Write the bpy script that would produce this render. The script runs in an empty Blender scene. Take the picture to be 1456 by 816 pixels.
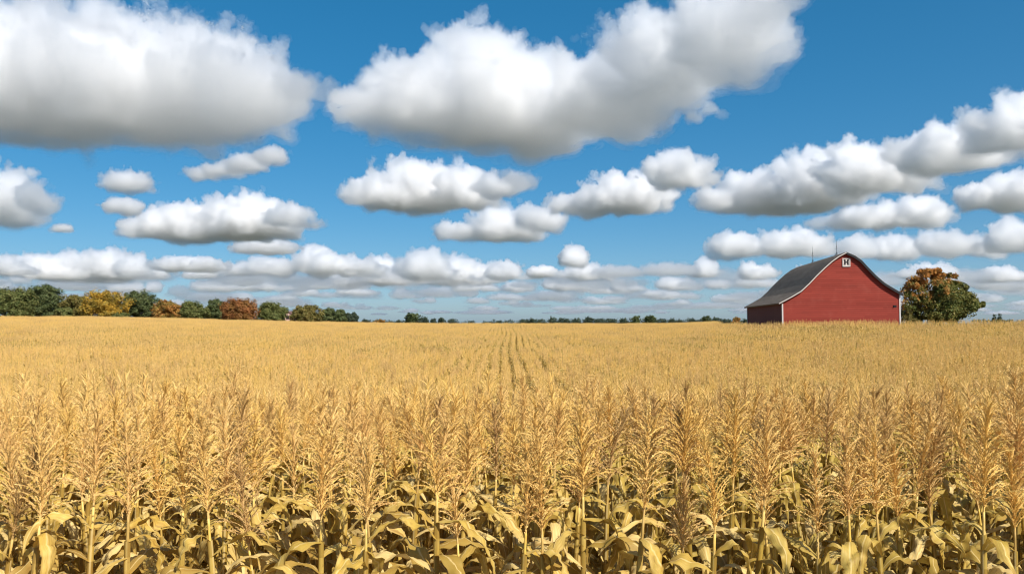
import bpy, math, random
import numpy as np
from mathutils import Vector, Matrix
sc = bpy.context.scene
COL = sc.collection
R = math.radians
PI = math.pi
W_, F, HOR, EYE = 1456, 1143.0, 459.5, 2.9

# ------------------------------------------------------------------ camera, sun, sky
cam = bpy.data.cameras.new('camera'); co = bpy.data.objects.new('camera', cam); COL.objects.link(co)
cam.sensor_width = 36; cam.lens = 36*F/W_; cam.clip_start = .1; cam.clip_end = 200000
co.location = (0, 0, EYE); co.rotation_euler = (R(90)+math.atan((HOR-408)/F), 0, 0)
sc.camera = co
SUN_EL, SUN_AZ = R(43), R(36)
sdir = Vector((math.sin(SUN_AZ)*math.cos(SUN_EL), -math.cos(SUN_AZ)*math.cos(SUN_EL), math.sin(SUN_EL)))
sl = bpy.data.lights.new('sun', 'SUN'); sl.energy = 4.1; sl.angle = R(.5); sl.color = (1, .95, .88)
so = bpy.data.objects.new('sun', sl); COL.objects.link(so); so.rotation_euler = sdir.to_track_quat('Z', 'Y').to_euler()
w = bpy.data.worlds.new('World'); sc.world = w; w.use_nodes = True
nt = w.node_tree; bg = nt.nodes['Background']
sky = nt.nodes.new('ShaderNodeTexSky'); sky.sky_type = 'NISHITA'; sky.sun_disc = False
sky.sun_elevation = SUN_EL; sky.sun_rotation = math.atan2(sdir.x, sdir.y)
sky.air_density = .6; sky.dust_density = 1; sky.ozone_density = 4
gm = nt.nodes.new('ShaderNodeGamma'); gm.inputs[1].default_value = .62
hs = nt.nodes.new('ShaderNodeHueSaturation'); hs.inputs['Saturation'].default_value = 1.7; hs.inputs['Hue'].default_value = .49
nt.links.new(sky.outputs[0], gm.inputs[0]); nt.links.new(gm.outputs[0], hs.inputs['Color']); nt.links.new(hs.outputs[0], bg.inputs[0])
bg.inputs[1].default_value = .15
vs_ = sc.view_settings
vs_.view_transform = 'Standard'; vs_.look = 'None'; vs_.exposure = .60; vs_.gamma = 1; vs_.use_curve_mapping = False
cy = sc.cycles
cy.max_bounces = 28; cy.volume_bounces = 26; cy.diffuse_bounces = 3; cy.glossy_bounces = 2; cy.transmission_bounces = 4
cy.transparent_max_bounces = 64; cy.use_denoising = True; cy.filter_width = 1.15

# ------------------------------------------------------------------ helpers
def tag(o, label=None, cat=None, group=None, kind=None):
    if label: o['label'] = label
    if cat: o['category'] = cat
    if group: o['group'] = group
    if kind: o['kind'] = kind
    return o
def empty(name, loc, label=None, cat=None, group=None):
    o = bpy.data.objects.new(name, None); COL.objects.link(o); o.location = loc; o.empty_display_size = .3
    return tag(o, label, cat, group)
class MB:
    def __init__(s): s.v = []; s.f = []; s.uv = []
    def add(s, vs, fs, uvs=None):
        b = len(s.v); s.v.extend(vs)
        s.f.extend([tuple(b+i for i in f) for f in fs])
        s.uv.extend(uvs if uvs else [(.5, .5)]*len(vs))
    def box(s, x0, x1, y0, y1, z0, z1):
        s.add([(x0,y0,z0),(x1,y0,z0),(x1,y1,z0),(x0,y1,z0),(x0,y0,z1),(x1,y0,z1),(x1,y1,z1),(x0,y1,z1)],
              [(0,3,2,1),(4,5,6,7),(0,1,5,4),(1,2,6,5),(2,3,7,6),(3,0,4,7)])
    def tube(s, pts, rad, n=6, cap=True):
        pts = [Vector(p) for p in pts]; vs = []; m = len(pts)
        for i, p in enumerate(pts):
            t = (pts[min(i+1, m-1)]-pts[max(i-1, 0)]).normalized()
            u = t.cross(Vector((0,1,.03)) if abs(t.z) > .8 else Vector((0,0,1))).normalized(); q = t.cross(u)
            for k in range(n):
                a = 2*PI*k/n; d = p+(u*math.cos(a)+q*math.sin(a))*rad[i]; vs.append(tuple(d))
        fs = [(i*n+k, i*n+(k+1) % n, (i+1)*n+(k+1) % n, (i+1)*n+k) for i in range(m-1) for k in range(n)]
        if cap and n > 2: fs += [tuple(range(n-1, -1, -1)), tuple((m-1)*n+k for k in range(n))]
        s.add(vs, fs, [(k/n, i/(m-1)) for i in range(m) for k in range(n)])
    def mesh(s, name, mats, smooth=False):
        me = bpy.data.meshes.new(name); me.from_pydata(s.v, [], s.f)
        ul = me.uv_layers.new(name='UVMap')
        idx = np.empty(len(me.loops), dtype=np.int32); me.loops.foreach_get('vertex_index', idx)
        ul.data.foreach_set('uv', np.array(s.uv, dtype=np.float32)[idx].ravel())
        for m in (mats if isinstance(mats, (list, tuple)) else [mats]): me.materials.append(m)
        if smooth: me.polygons.foreach_set('use_smooth', [True]*len(me.polygons))
        me.update(); return me
    def build(s, name, mats, parent=None, smooth=False):
        return link(name, s.mesh(name, mats, smooth), parent)
def link(name, me, parent=None):
    o = bpy.data.objects.new(name, me); COL.objects.link(o)
    if parent: o.parent = parent
    return o

class NT:
    """small node-building helper for materials and node groups"""
    def __init__(s, t): s.t = t
    def n(s, typ, ins=None, **kw):
        nd = s.t.nodes.new(typ)
        for k, v in kw.items(): setattr(nd, k, v)
        for k, v in (ins or {}).items():
            if isinstance(v, bpy.types.NodeSocket): s.t.links.new(v, nd.inputs[k])
            else: nd.inputs[k].default_value = v
        return nd
    def math(s, op, *v, clamp=False):
        nd = s.n('ShaderNodeMath', dict(enumerate(v)), operation=op); nd.use_clamp = clamp; return nd.outputs[0]
    def vec(s, op, *v): return s.n('ShaderNodeVectorMath', dict(enumerate(v)), operation=op)
    def scl(s, v, f): return s.n('ShaderNodeVectorMath', {0: v, 3: f}, operation='SCALE').outputs[0]
    def mix(s, f, a, b, blend='MIX'):
        nd = s.n('ShaderNodeMix', data_type='RGBA', blend_type=blend)
        for i, v in ((0, f), (6, a), (7, b)):
            if isinstance(v, bpy.types.NodeSocket): s.t.links.new(v, nd.inputs[i])
            else: nd.inputs[i].default_value = v if i == 0 else (*v, 1)[:4]
        return nd.outputs[2]
    def noise(s, vec, scale, detail=3, rough=.55, color=False):
        nd = s.n('ShaderNodeTexNoise', {'Vector': vec, 'Scale': scale, 'Detail': detail, 'Roughness': rough})
        return nd.outputs[1] if color else nd.outputs[0]
    def ramp(s, f, lo, hi): # smooth remap to 0..1
        nd = s.n('ShaderNodeMapRange', {0: f, 1: lo, 2: hi, 3: 0., 4: 1.}); nd.interpolation_type = 'SMOOTHSTEP'; return nd.outputs[0]
def material(name):
    m = bpy.data.materials.new(name); m.use_nodes = True
    h = NT(m.node_tree); p = m.node_tree.nodes['Principled BSDF']
    p.inputs['Roughness'].default_value = .8; p.inputs['Specular IOR Level'].default_value = .25
    return m, h, p
def setc(h, p, c, bump=None, st=.3, dist=.02):
    if isinstance(c, bpy.types.NodeSocket): h.t.links.new(c, p.inputs['Base Color'])
    else: p.inputs['Base Color'].default_value = (*c, 1)
    if bump is not None:
        b = h.n('ShaderNodeBump', {'Height': bump, 'Strength': st, 'Distance': dist}); h.t.links.new(b.outputs[0], p.inputs['Normal'])

# ------------------------------------------------------------------ terrain
YC = [0, 4, 8.8, 11, 15, 20, 30, 36, 45, 60, 80, 110, 150, 200, 250, 300, 420, 600, 1200, 40000]
TC = [-.55, -.55, -.78, -1.02, -1.5, -2.0, -2.5, -2.62, -2.7, -2.55, -2.2, -1.75, -1.2, -.62, -.2, -.02, -1.3, -2.4, -3.2, -4]
TL = [-.55, -.55, -.78, -1.02, -1.5, -2.0, -2.5, -2.6, -2.62, -2.4, -1.9, -1.05, .1, 1.3, 2.25, 2.6, 2.2, .6, -2.6, -4]
TR = [-.55, -.55, -.78, -1.02, -1.5, -2.0, -2.45, -2.5, -2.45, -1.95, -1.05, .62, .72, 1.0, 1.25, 1.45, .4, -2.0, -3.2, -4]
def sst(x, a, b):
    q = np.clip((np.asarray(x)-a)/(b-a), 0, 1); return q*q*(3-2*q)
def height(x, y):
    x = np.asarray(x, dtype=float); y = np.asarray(y, dtype=float)
    t = x/np.maximum(y, 30.)
    wl = sst(-t, .07, .60); wr = sst(t, .17, .345); r = 0
    for k in (-.08, -.04, 0, .04, .08):
        yy = np.maximum(y, 0)*(1+k)
        r = r+(np.interp(yy, YC, TC)*(1-wl-wr)+np.interp(yy, YC, TL)*wl+np.interp(yy, YC, TR)*wr)/5
    return r+EYE-2.35
def gz(x, y): return float(height(x, y))

m, h, p = material('soil')
pos = h.n('ShaderNodeNewGeometry').outputs['Position']
sep = h.n('ShaderNodeSeparateXYZ', {0: pos})
soil = h.mix(h.noise(pos, 9, 6), (.07, .048, .026), (.17, .125, .065))
grass = h.mix(h.noise(pos, .05, 6), (.045, .06, .035), (.085, .085, .06))
f = h.ramp(sep.outputs[1], 306, 330)
setc(h, p, h.mix(f, soil, grass), h.noise(pos, 14, 5), .6, .03)
SOIL = m
ys = np.concatenate([np.arange(-30, 14, 1.0), np.geomspace(14, 700, 90), np.geomspace(800, 60000, 26)])
us = np.linspace(-1, 1, 61)
vs = []; NX = len(us)
for y in ys:
    hw = 40+abs(y)*1.6
    xs = us*hw; zs = height(xs, np.full(NX, y))
    vs += [(xs[i], y, zs[i]) for i in range(NX)]
g = MB(); g.add(vs, [(j*NX+i, j*NX+i+1, (j+1)*NX+i+1, (j+1)*NX+i) for j in range(len(ys)-1) for i in range(NX-1)])
tag(g.build('ground', SOIL, smooth=True), 'brown soil of the corn field running out to grassy land', 'ground', kind='structure')

# ------------------------------------------------------------------ corn materials
def corn_leaf_mat():
    m, h, p = material('dry_corn_leaf')
    geo = h.n('ShaderNodeNewGeometry').outputs['Position']
    rnd = h.n('ShaderNodeObjectInfo').outputs['Random']
    uv = h.n('ShaderNodeTexCoord').outputs['UV']
    su = h.n('ShaderNodeSeparateXYZ', {0: uv})
    isl = h.n('ShaderNodeNewGeometry').outputs['Random Per Island']
    off = h.n('ShaderNodeCombineXYZ', {0: h.math('MULTIPLY', h.math('ADD', rnd, isl), 17.)}).outputs[0]
    uo = h.vec('ADD', uv, off).outputs[0]
    st = h.noise(h.vec('MULTIPLY', uo, (11., 1.1, 1.)).outputs[0], 1, 5, .65)
    big = h.noise(geo, .11, 3); mid = h.noise(geo, 5, 3)
    c = h.mix(h.ramp(mid, .35, .65), LEAF[0], LEAF[1])
    c = h.mix(h.math('MULTIPLY', h.ramp(isl, .42, .9), .85), c, LEAF[2])
    c = h.mix(h.math('MULTIPLY', h.ramp(big, .38, .66), .75), c, LEAF[3])
    c = h.mix(h.math('MULTIPLY', h.ramp(isl, .3, .02), .7), c, LEAF[4])
    c = h.mix(h.math('MULTIPLY', h.ramp(st, .42, .68), .62), c, LEAF[5])
    c = h.mix(h.math('MULTIPLY', h.ramp(h.noise(h.vec('MULTIPLY', uo, (2.2, 2.6, 1.)).outputs[0], 1.3, 4), .54, .7), .65), c, LEAF[2])
    ab = h.math('ABSOLUTE', h.math('SUBTRACT', su.outputs[0], .5))
    c = h.mix(h.math('MULTIPLY', h.ramp(ab, .075, .02), .55), c, LEAF[6])
    c = h.mix(h.math('MULTIPLY', h.ramp(h.math('ADD', ab, h.math('MULTIPLY', h.math('SUBTRACT', su.outputs[1], .5), .12)), .38, .5), .5), c, LEAF[2])
    setc(h, p, c, st, .35, .004)
    p.inputs['Roughness'].default_value = .58; p.inputs['Specular IOR Level'].default_value = .3
    tr = h.n('ShaderNodeBsdfTranslucent', {'Color': c}); mx = h.n('ShaderNodeMixShader', {0: .22, 1: p.outputs[0], 2: tr.outputs[0]})
    h.t.links.new(mx.outputs[0], h.t.nodes['Material Output'].inputs['Surface'])
    return m
LEAF = [(.65, .415, .075), (.78, .545, .16), (.29, .155, .03), (.36, .28, .045), (.84, .645, .28), (.40, .225, .042), (.84, .65, .29)]
M_LEAF = corn_leaf_mat()
def corn_tassel_mat(name, cols, dark=0):
    m, h, p = material(name)
    geo = h.n('ShaderNodeNewGeometry').outputs['Position']; rnd = h.n('ShaderNodeObjectInfo').outputs['Random']
    c = h.mix(h.ramp(h.n('ShaderNodeNewGeometry').outputs['Random Per Island'], .25, .75), cols[0], cols[1])
    c = h.mix(h.math('MULTIPLY', h.ramp(h.n('ShaderNodeNewGeometry').outputs['Random Per Island'], .75, 1.), .55), c, (.46, .28, .10))
    c = h.mix(h.math('MULTIPLY', h.ramp(h.noise(geo, 3.3, 2), .45, .7), .8), c, cols[2])
    c = h.mix(h.math('MULTIPLY', h.ramp(rnd, .3, 1.), .6), c, cols[3])
    c = h.mix(h.math('MULTIPLY', h.ramp(h.noise(geo, .07, 4), .5, .72), .4), c, (.56, .36, .13))
    c = h.mix(h.math('MULTIPLY', h.ramp(rnd, .16, .02), .6), c, (.50, .30, .12))
    setc(h, p, c); p.inputs['Roughness'].default_value = .7
    tr = h.n('ShaderNodeBsdfTranslucent', {'Color': c}); mx = h.n('ShaderNodeMixShader', {0: .2, 1: p.outputs[0], 2: tr.outputs[0]})
    h.t.links.new(mx.outputs[0], h.t.nodes['Material Output'].inputs['Surface'])
    return m
M_TAS = corn_tassel_mat('golden_tassel', [(.81, .53, .165), (.89, .625, .25), (.73, .445, .155), (.85, .56, .135)])
M_TASB = corn_tassel_mat('brown_tassel', [(.52, .31, .10), (.66, .43, .16), (.44, .26, .085), (.58, .36, .11)])
def stalk_mat():
    m, h, p = material('corn_stalk'); geo = h.n('ShaderNodeNewGeometry').outputs['Position']; rnd = h.n('ShaderNodeObjectInfo').outputs['Random']
    uv = h.n('ShaderNodeTexCoord').outputs['UV']
    c = h.mix(h.ramp(h.noise(geo, 7, 3), .35, .65), (.68, .445, .085), (.76, .53, .17))
    c = h.mix(h.ramp(rnd, .4, 1.1), c, (.40, .25, .07))
    c = h.mix(h.math('MULTIPLY', h.ramp(h.noise(h.vec('MULTIPLY', uv, (14., 3., 1.)).outputs[0], 2, 3), .5, .75), .6), c, (.30, .17, .045))
    setc(h, p, c); p.inputs['Roughness'].default_value = .5; return m
M_STALK = stalk_mat()

# ------------------------------------------------------------------ corn plant geometry
def corn_leaf(mb, base, az, L, wid, p0, rng, nseg=14, nx=4, bend=None):
    """an arching, drooping strap leaf: centre line by pitch, V fold and wavy margins"""
    pt = Vector(base); d = Vector((math.cos(az), math.sin(az), 0)); side0 = Vector((-d.y, d.x, 0))
    droop = rng.uniform(1.5, 2.6); tb = rng.uniform(.22, .55) if bend is None else bend; sharp = rng.uniform(.06, .22)
    tw = rng.uniform(-2.0, 2.0); ph = rng.uniform(0, 6.3); wf = rng.uniform(1.6, 3.2); wa = rng.uniform(.15, .42); yaw = rng.uniform(-.7, .7)
    crl = rng.uniform(.3, 1.5); cr = [rng.gauss(0, 1) for _ in range(12)]; kk = rng.choice((0, 0, 1)); kt = rng.uniform(.35, .75)
    vs = []; uvs = []
    for i in range(nseg+1):
        t = i/nseg
        pit = p0-droop*(1/(1+math.exp(-(t-tb)/sharp)))-.25*t
        if kk and t > kt: pit -= .9          # snapped over
        pit = max(pit, -1.5)
        a2 = az+yaw*t*t
        dh = Vector((math.cos(a2), math.sin(a2), 0)); T = dh*math.cos(pit)+Vector((0, 0, math.sin(pit)))
        if i: pt = pt+T*(L/nseg)
        S = Vector((-dh.y, dh.x, 0)); Nn = S.cross(T)*-1
        ro = tw*t*t; S2 = S*math.cos(ro)+Nn*math.sin(ro); N2 = Nn*math.cos(ro)-S*math.sin(ro)
        wv = wid*min(1, .42+2.2*t)*max(.015, (1-t**1.9))**.85
        for k in range(nx+1):
            u = k/nx*2-1
            wave = math.sin(ph+wf*2*PI*t+(0 if u > 0 else 1.7))*wa*abs(u)**1.5*wv*min(1, t*4)
            fold = abs(u)**1.3*wv*(.18+crl*.35*t)
            crum = wv*.11*(math.sin(cr[0]*9+t*23+u*cr[1]*3)+math.sin(cr[2]*9+t*41*(1+.2*cr[3])-u*3*cr[4]))*min(1, t*3)
            edge = 1+.10*math.sin(cr[5]*8+t*31+3*u)*abs(u)**3
            q = pt+S2*(u*wv*.5*(1-.22*crl*t)*edge)+N2*(-fold*.5+wave+crum)
            vs.append(tuple(q)); uvs.append((k/nx, t))
    fs = [(i*(nx+1)+k, i*(nx+1)+k+1, (i+1)*(nx+1)+k+1, (i+1)*(nx+1)+k) for i in range(nseg) for k in range(nx)]
    mb.add(vs, fs, uvs)
def stalk_line(rng, H):
    ax, ay = rng.gauss(0, .03), rng.gauss(0, .03); bx, by = rng.gauss(0, .025), rng.gauss(0, .025)
    return lambda z: Vector((ax*z/H+bx*math.sin(z*2.1), ay*z/H+by*math.sin(z*1.7+1), z))
def foliage(rng, cl, H, lo=.5, seg=14, nx=4, n=10, wide=1., hang=False):
    mb = MB(); a0 = rng.uniform(0, PI)
    for k in range(n):
        z = lo+(H-(.11 if nx > 2 else .05)-lo)*(k/(n-1))**.92
        az = a0+k*PI+rng.gauss(0, .38)
        top = k/(n-1)
        L = (.94-.46*max(0, top-.5)/.5)*rng.uniform(.8, 1.12); wd = (.110-.022*top)*rng.uniform(.8, 1.2)*wide
        p0 = rng.uniform(.75, 1.35) if top < .75 else rng.uniform(.55, 1.15)
        if hang: L *= .72; p0 = rng.uniform(1.0, 1.45)
        elif rng.random() < .22: p0 = rng.uniform(.1, .6)
        corn_leaf(mb, cl(z), az, L, wd, p0, rng, seg, nx)
        if nx > 2:      # sheath hugging the stalk under the blade
            q = [cl(z-.15+.15*i/3) for i in range(4)]
            mb.tube(q, [.0125, .0140, .0150, .0145], 7, False)
    return mb
def spikelet(mb, p_, T, S, l, wd):
    a = p_; b = p_+T*l*.45+S*wd; c = p_+T*l; d = p_+T*l*.45-S*wd
    mb.add([tuple(a), tuple(b), tuple(c), tuple(d)], [(0, 1, 2, 3)])
def tassel(rng, cl, H, TL_=.45, nb=44, full=True, seg=7):
    mb = MB(); base = cl(H); up = (cl(H)-cl(H-.3)).normalized()
    lean = Vector((rng.gauss(0, .11), rng.gauss(0, .11), 0))
    ax = lambda s: base+up*s+lean*(s*s/TL_)
    if full: mb.tube([ax(-.05), ax(0), ax(TL_*.4), ax(TL_*.8), ax(TL_)], [.006, .0055, .004, .003, .001], 5)
    else: mb.tube([ax(-.05), ax(TL_*.6), ax(TL_)], [.006, .006, .003], 3, False)
    def rand_perp(T):
        q = Vector((rng.gauss(0, 1), rng.gauss(0, 1), rng.gauss(0, 1))); return (q-T*q.dot(T)).normalized()
    if full:
        for i in range(190):
            s = TL_*rng.uniform(.2, 1.); S = rand_perp(up); T = (up+S*.55).normalized()
            spikelet(mb, ax(s)+S*.003, T, rand_perp(T), rng.uniform(.010, .017), .0028)
    open_ = rng.uniform(.55, 1.1)
    for b in range(nb):
        fr = (b+rng.random())/nb; s = TL_*(.02+.80*fr**1.1); az = b*2.4+rng.gauss(0, .3)
        L = (.19*(1-fr)+.085*fr)*rng.uniform(.75, 1.3)
        p0 = R(67)+R(14)*fr+rng.gauss(0, .17); p0 = min(p0, 1.45)
        dr = (1.5*(1-fr)+.6*fr)*rng.uniform(.5, 1.3)*open_
        pt = ax(s); pts = [pt]; dirs = []
        for i in range(seg):
            t = (i+.5)/seg; pit = p0-dr*t**.8; a2 = az+.5*math.sin(b)*t
            T = Vector((math.cos(a2)*math.cos(pit), math.sin(a2)*math.cos(pit), math.sin(pit))); dirs.append(T)
            pt = pt+T*(L/seg); pts.append(pt)
        if full:
            mb.tube(pts, [.0021]*seg+[.001], 3, False)
            nsp = int(L/.0085)
            for q in range(nsp):
                t = (q+.6)/nsp*seg; i = min(int(t), seg-1); c = pts[i].lerp(pts[i+1], t-i); T = dirs[i]
                for sgn in (1, -1):
                    S = rand_perp(T)*sgn; T2 = (T+S*rng.uniform(.25, .6)).normalized()
                    spikelet(mb, c+S*.001, T2, rand_perp(T2), rng.uniform(.009, .014), rng.uniform(.0024, .0036))
        else:
            S = rand_perp(dirs[0]); w0 = .0062
            vs = []
            for i, q in enumerate(pts):
                k = w0*(1-.5*i/seg); vs += [tuple(q+S*k), tuple(q-S*k)]
            mb.add(vs, [(2*i, 2*i+1, 2*i+3, 2*i+2) for i in range(seg)])
    return mb
def stalk_mb(rng, cl, H, n=8, full=True):
    mb = MB()
    if full:
        pts = []; rad = []; z = 0.; k = 0
        while z < H-.02:
            r0 = .0145*(1-.55*z/H)
            for dz, kf in ((0, 1.), (.008, 1.22), (.018, 1.), (.09, .93)):
                if z+dz < H: pts.append(cl(z+dz)); rad.append(r0*kf)
            z += .165
        pts.append(cl(H)); rad.append(.0058); mb.tube(pts, rad, n)
    else: mb.tube([cl(0), cl(H*.5), cl(H)], [.014, .012, .007], 3, False)
    return mb

STALK_H = 1.93
rng = random.Random(11)
PROTO = []
for v in range(20):
    Hh = STALK_H*rng.uniform(.97, 1.03); cl = stalk_line(rng, Hh)
    PROTO.append((stalk_mb(rng, cl, Hh).mesh('stalk', M_STALK, True), foliage(rng, cl, Hh, seg=20, nx=6, n=16).mesh('foliage', M_LEAF, True),
                  tassel(rng, cl, Hh, rng.uniform(.46, .60), rng.choice((46, 58, 66, 72, 80, 86))).mesh('tassel', M_TAS)))
BROWN = []
for v in (1, 4, 8, 11):
    me = PROTO[v][2].copy(); me.name = 'brown_tassel'; me.materials.clear(); me.materials.append(M_TASB); BROWN.append((v, me))
ORD = ['first', 'second', 'third', 'fourth', 'fifth', 'sixth', 'seventh', 'eighth']
rows = [4.25, 5.0, 5.75, 6.5, 7.25, 8.0, 8.75]
plants = []
for ri, y in enumerate(rows):
    hw = .637*y*1.07+.1
    n = int(2*hw/.197); sp = 2*hw/n
    for i in range(n+1):
        plants.append((ri, -hw+i*sp+rng.uniform(-.045, .045), y+rng.gauss(0, .07)))
plants = plants[:300] if len(plants) <= 300 else [q for q in plants if q[0] < 6]+sorted([q for q in plants if q[0] == 6], key=lambda q: abs(q[1]))[:300-sum(q[0] < 6 for q in plants)]
LAST = [q for q in plants if q[0] == 6]
front = sorted([q for q in plants if q[0] == 0], key=lambda q: q[1])
def nth(n):
    return f"{n}{'th' if 10 <= n % 100 <= 20 else {1:'st',2:'nd',3:'rd'}.get(n % 10,'th')}"
for q in plants:
    ri, x, y = q
    v = rng.randrange(20); brown = rng.random() < .06
    st, fo, ta = PROTO[v]
    if brown:
        v, ta = BROWN[rng.randrange(len(BROWN))]; st, fo = PROTO[v][:2]
    o = empty('corn_plant', (x, y, gz(x, y)-.02))
    o.rotation_euler = (rng.gauss(0, .045), rng.gauss(0, .05), rng.uniform(0, 2*PI))
    s = rng.gauss(1., .033)
    if ri == 0 and rng.random() < .3: s -= .06
    o.scale = (s*rng.uniform(.95, 1.08),)*2+(s,)
    hue = 'with dark brown tassel' if brown else 'with golden tassel'
    if ri == 0:
        tag(o, f"dry corn plant {hue}, {nth(front.index(q)+1)} from left in front row", 'corn plant', 'corn plants in the front row')
    else:
        tag(o, f"corn plant {hue} in the {ORD[ri]} row from the front", 'corn plant',
            f"{'brown' if brown else 'golden'} tasselled plants in the {ORD[ri]} corn row")
    for nm, me in (('stalk', st), ('foliage', fo), ('tassel', ta)): link(nm, me, o)

# -------- the rest of the field: one uncountable mass of instanced plants
def hidden_collection(name, objs):
    c = bpy.data.collections.new(name)
    for o in objs: c.objects.link(o)
    return c
def join_plants(name, spots, rng, lod):
    """one mesh holding several light corn plants; the faces keep leaf / tassel / stalk materials"""
    V = []; Fc = []; U = []; MI = []
    for (x, y) in spots:
        H = STALK_H*rng.uniform(.92, 1.06)*(1+(.03*math.cos(x*2.2) if lod == 3 else 0)); cl = stalk_line(rng, H)
        if lod == 1: parts = [(stalk_mb(rng, cl, H, 5, False), 2), (foliage(rng, cl, H, .7, 8, 2, 7), 0), (tassel(rng, cl, H, rng.uniform(.46, .58), 38, False, 5), 1)]
        elif lod == 2: parts = [(stalk_mb(rng, cl, H, 3, False), 2), (foliage(rng, cl, H, 1.0, 5, 2, 7, 1.0, True), 0), (tassel(rng, cl, H, rng.uniform(.45, .56), 22, False, 3), 1)]
        else: parts = [(foliage(rng, cl, H, 1.1, 4, 1, 6, 1.1, True), 0), (tassel(rng, cl, H, rng.uniform(.45, .56), 14, False, 2), 1)]
        a = rng.uniform(0, 2*PI); ca, sa = math.cos(a), math.sin(a)
        lx, ly = rng.gauss(0, .03), rng.gauss(0, .03); s = rng.uniform(.95, 1.05)
        for mb, mi in parts:
            b = len(V)
            V += [((ca*p[0]-sa*p[1])*s+x+lx*p[2], (sa*p[0]+ca*p[1])*s+y+ly*p[2], p[2]*s) for p in mb.v]
            Fc += [tuple(b+i for i in f) for f in mb.f]; U += mb.uv; MI += [mi]*len(mb.f)
    mb = MB(); mb.v = V; mb.f = Fc; mb.uv = U
    me = mb.mesh(name, [M_LEAF, M_TAS, M_STALK]); me.polygons.foreach_set('material_index', MI)
    return bpy.data.objects.new(name, me)
rng = random.Random(5)
ROW = .76
lod1 = [join_plants('corn_single', [(0, 0)], rng, 1) for k in range(12)]
lod2 = [join_plants('corn_run', [(rng.gauss(0, .075), (i-3.5)*.19+rng.gauss(0, .03)) for i in range(8)], rng, 2) for k in range(10)]
lod3 = [join_plants('corn_block', [((r-1.5)*.735+rng.gauss(0, .12), (i-5)*.28+rng.gauss(0, .07)) for r in range(4) for i in range(11)], rng, 3) for k in range(8)]
BARN_Y = 115.
def in_field(x, y):
    t = x/y
    edge = 300 if t > -.12 else (300+(-.12-t)/.5*-55)
    if t > .255: edge = min(edge, 109.+max(0, (.29-t))*2000)
    return y < edge
drift = lambda y: .22*math.sin(y/17.)+.35*math.sin(y/53.+.6)      # the planter never ran dead straight
P = []; LODA = []; ROT = []; SC = []
for ri, y in enumerate(rows+[9.5]):       # the headland rows carry on past the frame and behind
    hw0 = .637*y*1.07+.1 if ri < 6 else (max(abs(q[1]) for q in LAST) if (ri == 6 and LAST) else 0)
    x = hw0+.2
    while x < 16:
        for sg in ((1, -1) if x > .15 else (1,)):
            P.append((sg*x+rng.uniform(-.04, .04), y+rng.gauss(0, .06))); LODA.append(1); ROT.append(rng.uniform(0, 6.28)); SC.append(rng.gauss(1, .035))
        x += .197
i0 = 40
for k in range(-i0, i0+1):
    x = k*ROW
    y = 10.2
    while y < 27:
        if abs(x) < .66*y+3:
            P.append((x+rng.gauss(0, .05), y+rng.gauss(0, .03))); LODA.append(1); ROT.append(rng.uniform(0, 6.28)); SC.append(rng.gauss(1, .035))
        y += .19
for k in range(-90, 91):
    x = k*ROW; y = 27.76
    while y < 74:
        if abs(x) < .66*y+4: P.append((x+.02*(1 if k % 2 else -1)+.05*math.sin(k*2.4)+drift(y), y)); LODA.append(2); ROT.append(PI*rng.randrange(2)); SC.append(rng.gauss(1, .03)+.025*math.sin(k*1.9))
        y += 1.52
for k in range(-75, 76):
    x = k*4*ROW+1.5*ROW; y = 75.6
    while y < 300:
        if abs(x) < .66*y+8 and in_field(x, y): P.append((x+drift(y), y)); LODA.append(3); ROT.append(0.); SC.append(rng.gauss(1, .035))
        y += 3.1
lf = np.random.RandomState(4); P = np.array(P)
def lowf(x, y, sc_):      # slow swells in crop height
    v = 0
    for i in range(7):
        a = lf.uniform(0, 6.28); k = 2*PI/(sc_*lf.uniform(.5, 1.6)); v = v+np.sin((x*math.cos(a)+y*math.sin(a))*k+lf.uniform(0, 6.28))
    return v/3.5
SC = np.array(SC)+np.where(np.array(LODA) > 1, .035*lowf(P[:, 0], P[:, 1], 16)+.03*lowf(P[:, 0], P[:, 1], 5), .02*lowf(P[:, 0], P[:, 1], 3))
keep = lf.uniform(size=len(P)) > np.where(np.array(LODA) == 1, .06, np.where(np.array(LODA) == 2, .035, .012))
P = P[keep]; SC = SC[keep]; LODA = [int(v) for v in np.array(LODA)[keep]]; ROT = [float(v) for v in np.array(ROT)[keep]]
Z = height(P[:, 0], P[:, 1])-.02
me = bpy.data.meshes.new('corn_field'); me.from_pydata([(float(a), float(b), float(c)) for (a, b), c in zip(P, Z)], [], [])
for nm, ty, dat in (('lod', 'INT', LODA), ('rot', 'FLOAT', ROT), ('scl', 'FLOAT', SC)):
    at = me.attributes.new(nm, ty, 'POINT'); at.data.foreach_set('value', dat)
field = link('corn_crop', me)
tag(field, 'golden mass of ripe corn filling the field from near rows to the horizon', 'corn crop', kind='stuff')
g = bpy.data.node_groups.new('corn_scatter', 'GeometryNodeTree')
g.interface.new_socket('Geometry', in_out='INPUT', socket_type='NodeSocketGeometry'); g.interface.new_socket('Geometry', in_out='OUTPUT', socket_type='NodeSocketGeometry')
q = NT(g); gi = q.n('NodeGroupInput'); go = q.n('NodeGroupOutput'); jn = q.n('GeometryNodeJoinGeometry')
at = {}
for nm, ty in (('lod', 'INT'), ('rot', 'FLOAT'), ('scl', 'FLOAT')):
    nd = q.n('GeometryNodeInputNamedAttribute', data_type=ty); nd.inputs[0].default_value = nm; at[nm] = nd.outputs[0]
rv = q.n('ShaderNodeCombineXYZ', {2: at['rot']}).outputs[0]
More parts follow.
